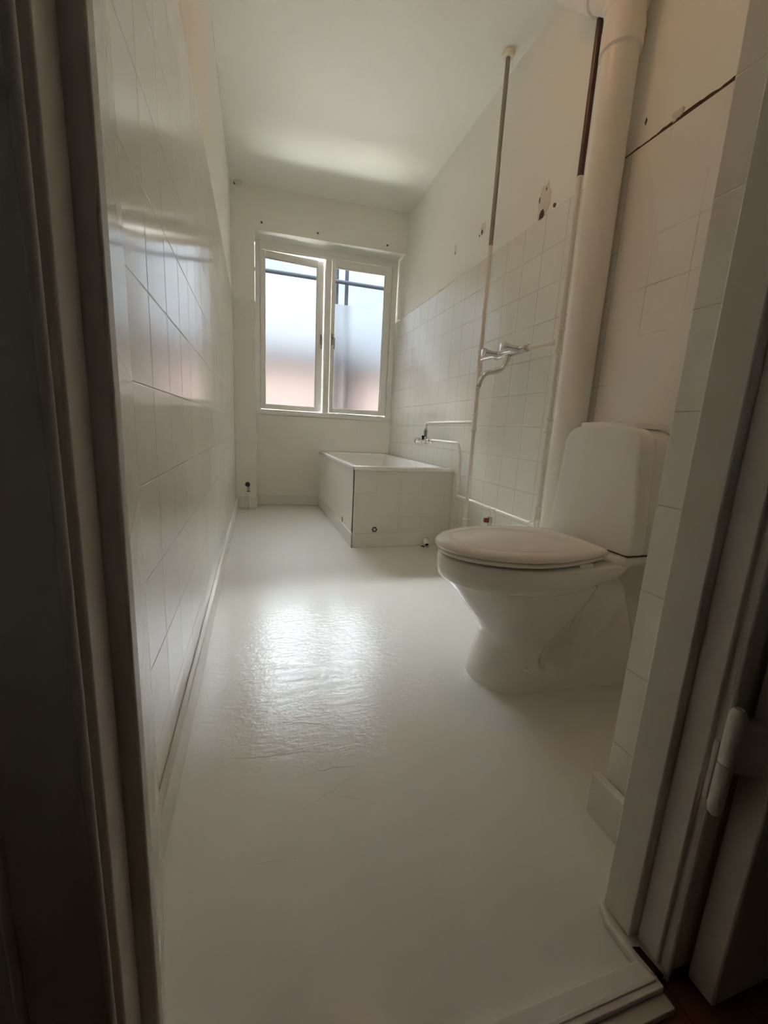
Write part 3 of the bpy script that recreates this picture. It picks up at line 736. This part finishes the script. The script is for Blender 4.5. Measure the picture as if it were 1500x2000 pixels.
for z in zs:
    o = outline(smooth_tab(T_xf, z), lerp(T_xm, z), smooth_tab(T_w, z), lerp(T_xr, z), lerp(T_wr, z), .03)
    ring = []
    for x, y in o:
        s_ = y - CY
        # diagonal hollow on both flanks, running up towards the tank
        ax, az, bx, bz = 1.045, .10, 1.165, .34
        t = max(-.05, min(1.1, ((x - ax) * (bx - ax) + (z - az) * (bz - az)) / ((bx - ax) ** 2 + (bz - az) ** 2)))
        dx, dz = x - (ax + t * (bx - ax)), z - (az + t * (bz - az)); dist = math.hypot(dx, dz)
        wd_ = .062
        dep = .052 * max(0, 1 - (dist / wd_) ** 2) ** 1.4
        if abs(s_) > .08: y -= math.copysign(dep, s_)
        # rolled foot
        ring.append((x, y, z))
    rg.append(ring)
m.rings(rg)
def zb(x):                                   # underside of the rim band
    return lerp([(.6, .340), (.80, .333), (1.02, .330), (1.06, .336), (1.10, .350), (1.17, .358), (1.20, .372), (1.22, .395)], x)
def bandring(inset, zf):
    o = outline(.682 + inset, .93, .183 - inset, 1.235 - inset, .160 - inset, .03)
    return [(x, y, zf(x)) for x, y in o]
m.rings([bandring(.030, lambda x: zb(x) - .0), bandring(.008, lambda x: zb(x) + .001), bandring(.004, lambda x: zb(x) + .004), bandring(.0015, lambda x: zb(x) + .02), bandring(0, lambda x: .3955), bandring(.002, lambda x: .4005), bandring(.008, lambda x: .4030), bandring(.05, lambda x: .4030), bandring(.07, lambda x: .39), bandring(.10, lambda x: .30), bandring(.13, lambda x: .22)], cap0=True)
m.rings([[(x, CY + sy, z) for x, sy in ((1.10, -.10), (1.355, -.10), (1.355, .10), (1.10, .10))] for z in (.04, .2, .405)])
m.build('bowl', M['ceramic'], to, angle=50)
# rear deck that carries the tank
m = MB(); rg = []
for z, i in ((.40, 0), (.41, 0), (.421, .004), (.424, .012)):
    rg.append(rrect(1.165 + i, 1.350, CY - .165 + i, CY + .165 - i, .03, z))
m.rings(rg).build('rear_deck', M['ceramic'], to, angle=50)
MB().box(1.20, 1.34, CY - .155, CY + .155, .42, .436).build('tank_gap_shade', M['brass_brown'], to)  # dark box in the gap under the tank, recess shade put into its colour
# seat and lid
def egg(i, z, xf=.672, xr=1.158, w=.186, wr_=.142, rc=.03):
    return [(x, y, z) for x, y in outline(xf + i, .93, w - i, xr - i, wr_ - i, max(rc - i * .5, .008))]
m = MB().rings([egg(.016, .4115), egg(.008, .4125), egg(.006, .417), egg(.008, .4215), egg(.014, .4232)])
m.build('seat', M['seat_plastic'], to, angle=60)
m = MB().rings([egg(.006, .4272), egg(.001, .4282), egg(-.001, .431), egg(-.001, .4355), egg(.001, .4395), egg(.005, .4435), egg(.011, .4462), egg(.020, .4478), egg(.032, .4486), egg(.046, .4490),
                [(x, y, .4476) for x, y in outline(.672 + .050, .92, .136, 1.06, .085, .04)], [(x, y, .4490) for x, y in outline(.672 + .054, .92, .132, 1.054, .08, .04)], [(x, y, .4496) for x, y in outline(.70 + .11, .92, .06, 1.0, .04, .02)]])
m.build('lid', M['seat_plastic'], to, angle=60)
for s_ in (-1, 1):
    MB().lathe((1.150, CY + s_ * .075 - .016, .434), (0, 1, 0), [(0, .009), (.002, .0105), (.030, .0105), (.032, .009)], 16).build('hinge', M['seat_plastic'], to)
for xx in (1.03,):
    MB().box(xx, xx + .045, CY - .16, CY - .145, .402, .412).build('seat_bumper', M['white_paint'], to)
# tank: front cover, shell, lid plate, flush button
def tank_ring(x, i, zb_=.431, top=.797):
    pts = []; wb, wt, rc = .176 - i, .150 - i, .062
    zt_ = top - i; 
    pts.append((x, CY - wb + .012, zb_)); pts.append((x, CY - wb, zb_ + .012))
    for k in range(1, 8):
        t = k / 8; pts.append((x, CY - (wb + (wt - wb) * t ** 1.15), zb_ + .012 + (zt_ - rc - zb_ - .012) * t))
    for k in range(9):
        a = (PI / 2) * k / 8; pts.append((x, CY - wt + rc - rc * math.cos(a), zt_ - rc * .9 + rc * .9 * math.sin(a)))
    for k in range(1, 4): pts.append((x, CY - wt + rc + (wt - rc) * k / 4, zt_ + .006 * math.sin(PI / 2 * k / 4)))
    left = pts[:]; pts.append((x, CY, zt_ + .006))
    pts += [(x, 2 * CY - y, z) for _, y, z in reversed(left)]
    return pts
def slant(r, k): return [(x + (z - .43) * k, y, z) for x, y, z in r]
m = MB().rings([slant(tank_ring(1.186, .014), -.0), slant(tank_ring(1.187, .007), 0), slant(tank_ring(1.190, .002), 0), tank_ring(1.196, 0), tank_ring(1.236, .001), tank_ring(1.239, .004)])
m.build('front_cover', M['tank_plastic'], to, angle=45)
m = MB().rings([tank_ring(1.238, .006), tank_ring(1.2395, .0025), tank_ring(1.30, .004), tank_ring(1.335, .008), tank_ring(1.350, .018), tank_ring(1.356, .034)])
m.build('tank_shell', M['ceramic'], to, angle=45)
m = MB(); rg = []
for z, i in ((.793, 0), (.8065, .0), (.809, .002), (.810, .006)): rg.append(rrect(1.197 + i, 1.335 - i, CY - .108 + i, CY + .108 - i, .02, z))
m.rings(rg).build('tank_lid', M['tank_plastic'], to, angle=50)
MB().lathe((1.27, CY, .809), (0, 0, 1), [(0, .026), (.003, .026), (.0045, .023), (.005, .0)], 28).build('flush_button', M['chrome'], to)
for xx in (.934, .997):
    MB().lathe((xx, CY - lerp(T_w, .07) - .0045 - (.001 if xx < .95 else .006), .072), (0, -1, .15), [(-.01, .006), (.002, .006), (.0035, .004), (.004, 0)], 14).build('screw_cap', M['white_paint'], to)
rebase(to, (1.05, CY, 0)); tag(to, 'white two-piece toilet with closed lid standing against the right wall', 'toilet')

# water inlet behind the tank
iv = empty('inlet_valve')
MB().box(1.322, 1.352, CY - .172, CY - .150, .408, .423).build('body', M['brass_brown'], iv, bevel=.003)
MB().lathe((1.338, CY - .160, .409), (0, 0, -1), [(0, .008), (.004, .0085), (.026, .008), (.028, .006)], 8).build('union_nut', M['brass_brown'], iv)
MB().tube(cat_([(1.338, CY - .160, .382), (1.338, CY - .160, .34), (1.335, CY - .150, .27), (1.350, CY - .142, .18), (1.39, CY - .13, .12), (W, CY - .13, .11)]), .0065, 12).build('hose', M['pipe_paint'], iv)
rebase(iv, (1.338, CY - .16, .38)); tag(iv, 'small brown inlet valve and hose behind the toilet tank near the doorway', 'valve')

# daylight portal in the window opening (guides sampling, gives off nothing itself)
ld = bpy.data.lights.new('window_portal', 'AREA'); ld.shape = 'RECTANGLE'; ld.size = 1.30; ld.size_y = 1.45; ld.energy = 1
ld.cycles.is_portal = True
lo_ = bpy.data.objects.new('window_portal', ld); COL.objects.link(lo_)
lo_.location = (.80, L + SK * .8 + .30, 1.55); lo_.rotation_euler = (math.radians(-90), 0, math.atan(SK))

# ------------------------------------------------------------------ warm ceiling lamp, lit, above and ahead of the doorway
lp = empty('ceiling_lamp')
LX, LY = .62, 1.42
MB().lathe((LX, LY, H), (0, 0, -1), [(0, .055), (.004, .06), (.022, .055), (.03, .03), (.03, 0)], 28).build('base', M['white_paint'], lp)
em = bpy.data.materials.new('lit_opal_glass'); em.use_nodes = True
eb = em.node_tree.nodes['Principled BSDF']; eb.inputs['Base Color'].default_value = (.9, .85, .75, 1)
eb.inputs['Emission Color'].default_value = (1, .52, .29, 1); eb.inputs['Emission Strength'].default_value = LAMP
MB().lathe((LX, LY, H - .030), (0, 0, -1), [(0, .03), (.008, .085), (.03, .11), (.055, .10), (.075, .06), (.082, 0)], 32).build('lamp_shade', em, lp, angle=60)
rebase(lp, (LX, LY, H - .11)); tag(lp, 'lit round opal ceiling lamp with warm light above the toilet', 'lamp')
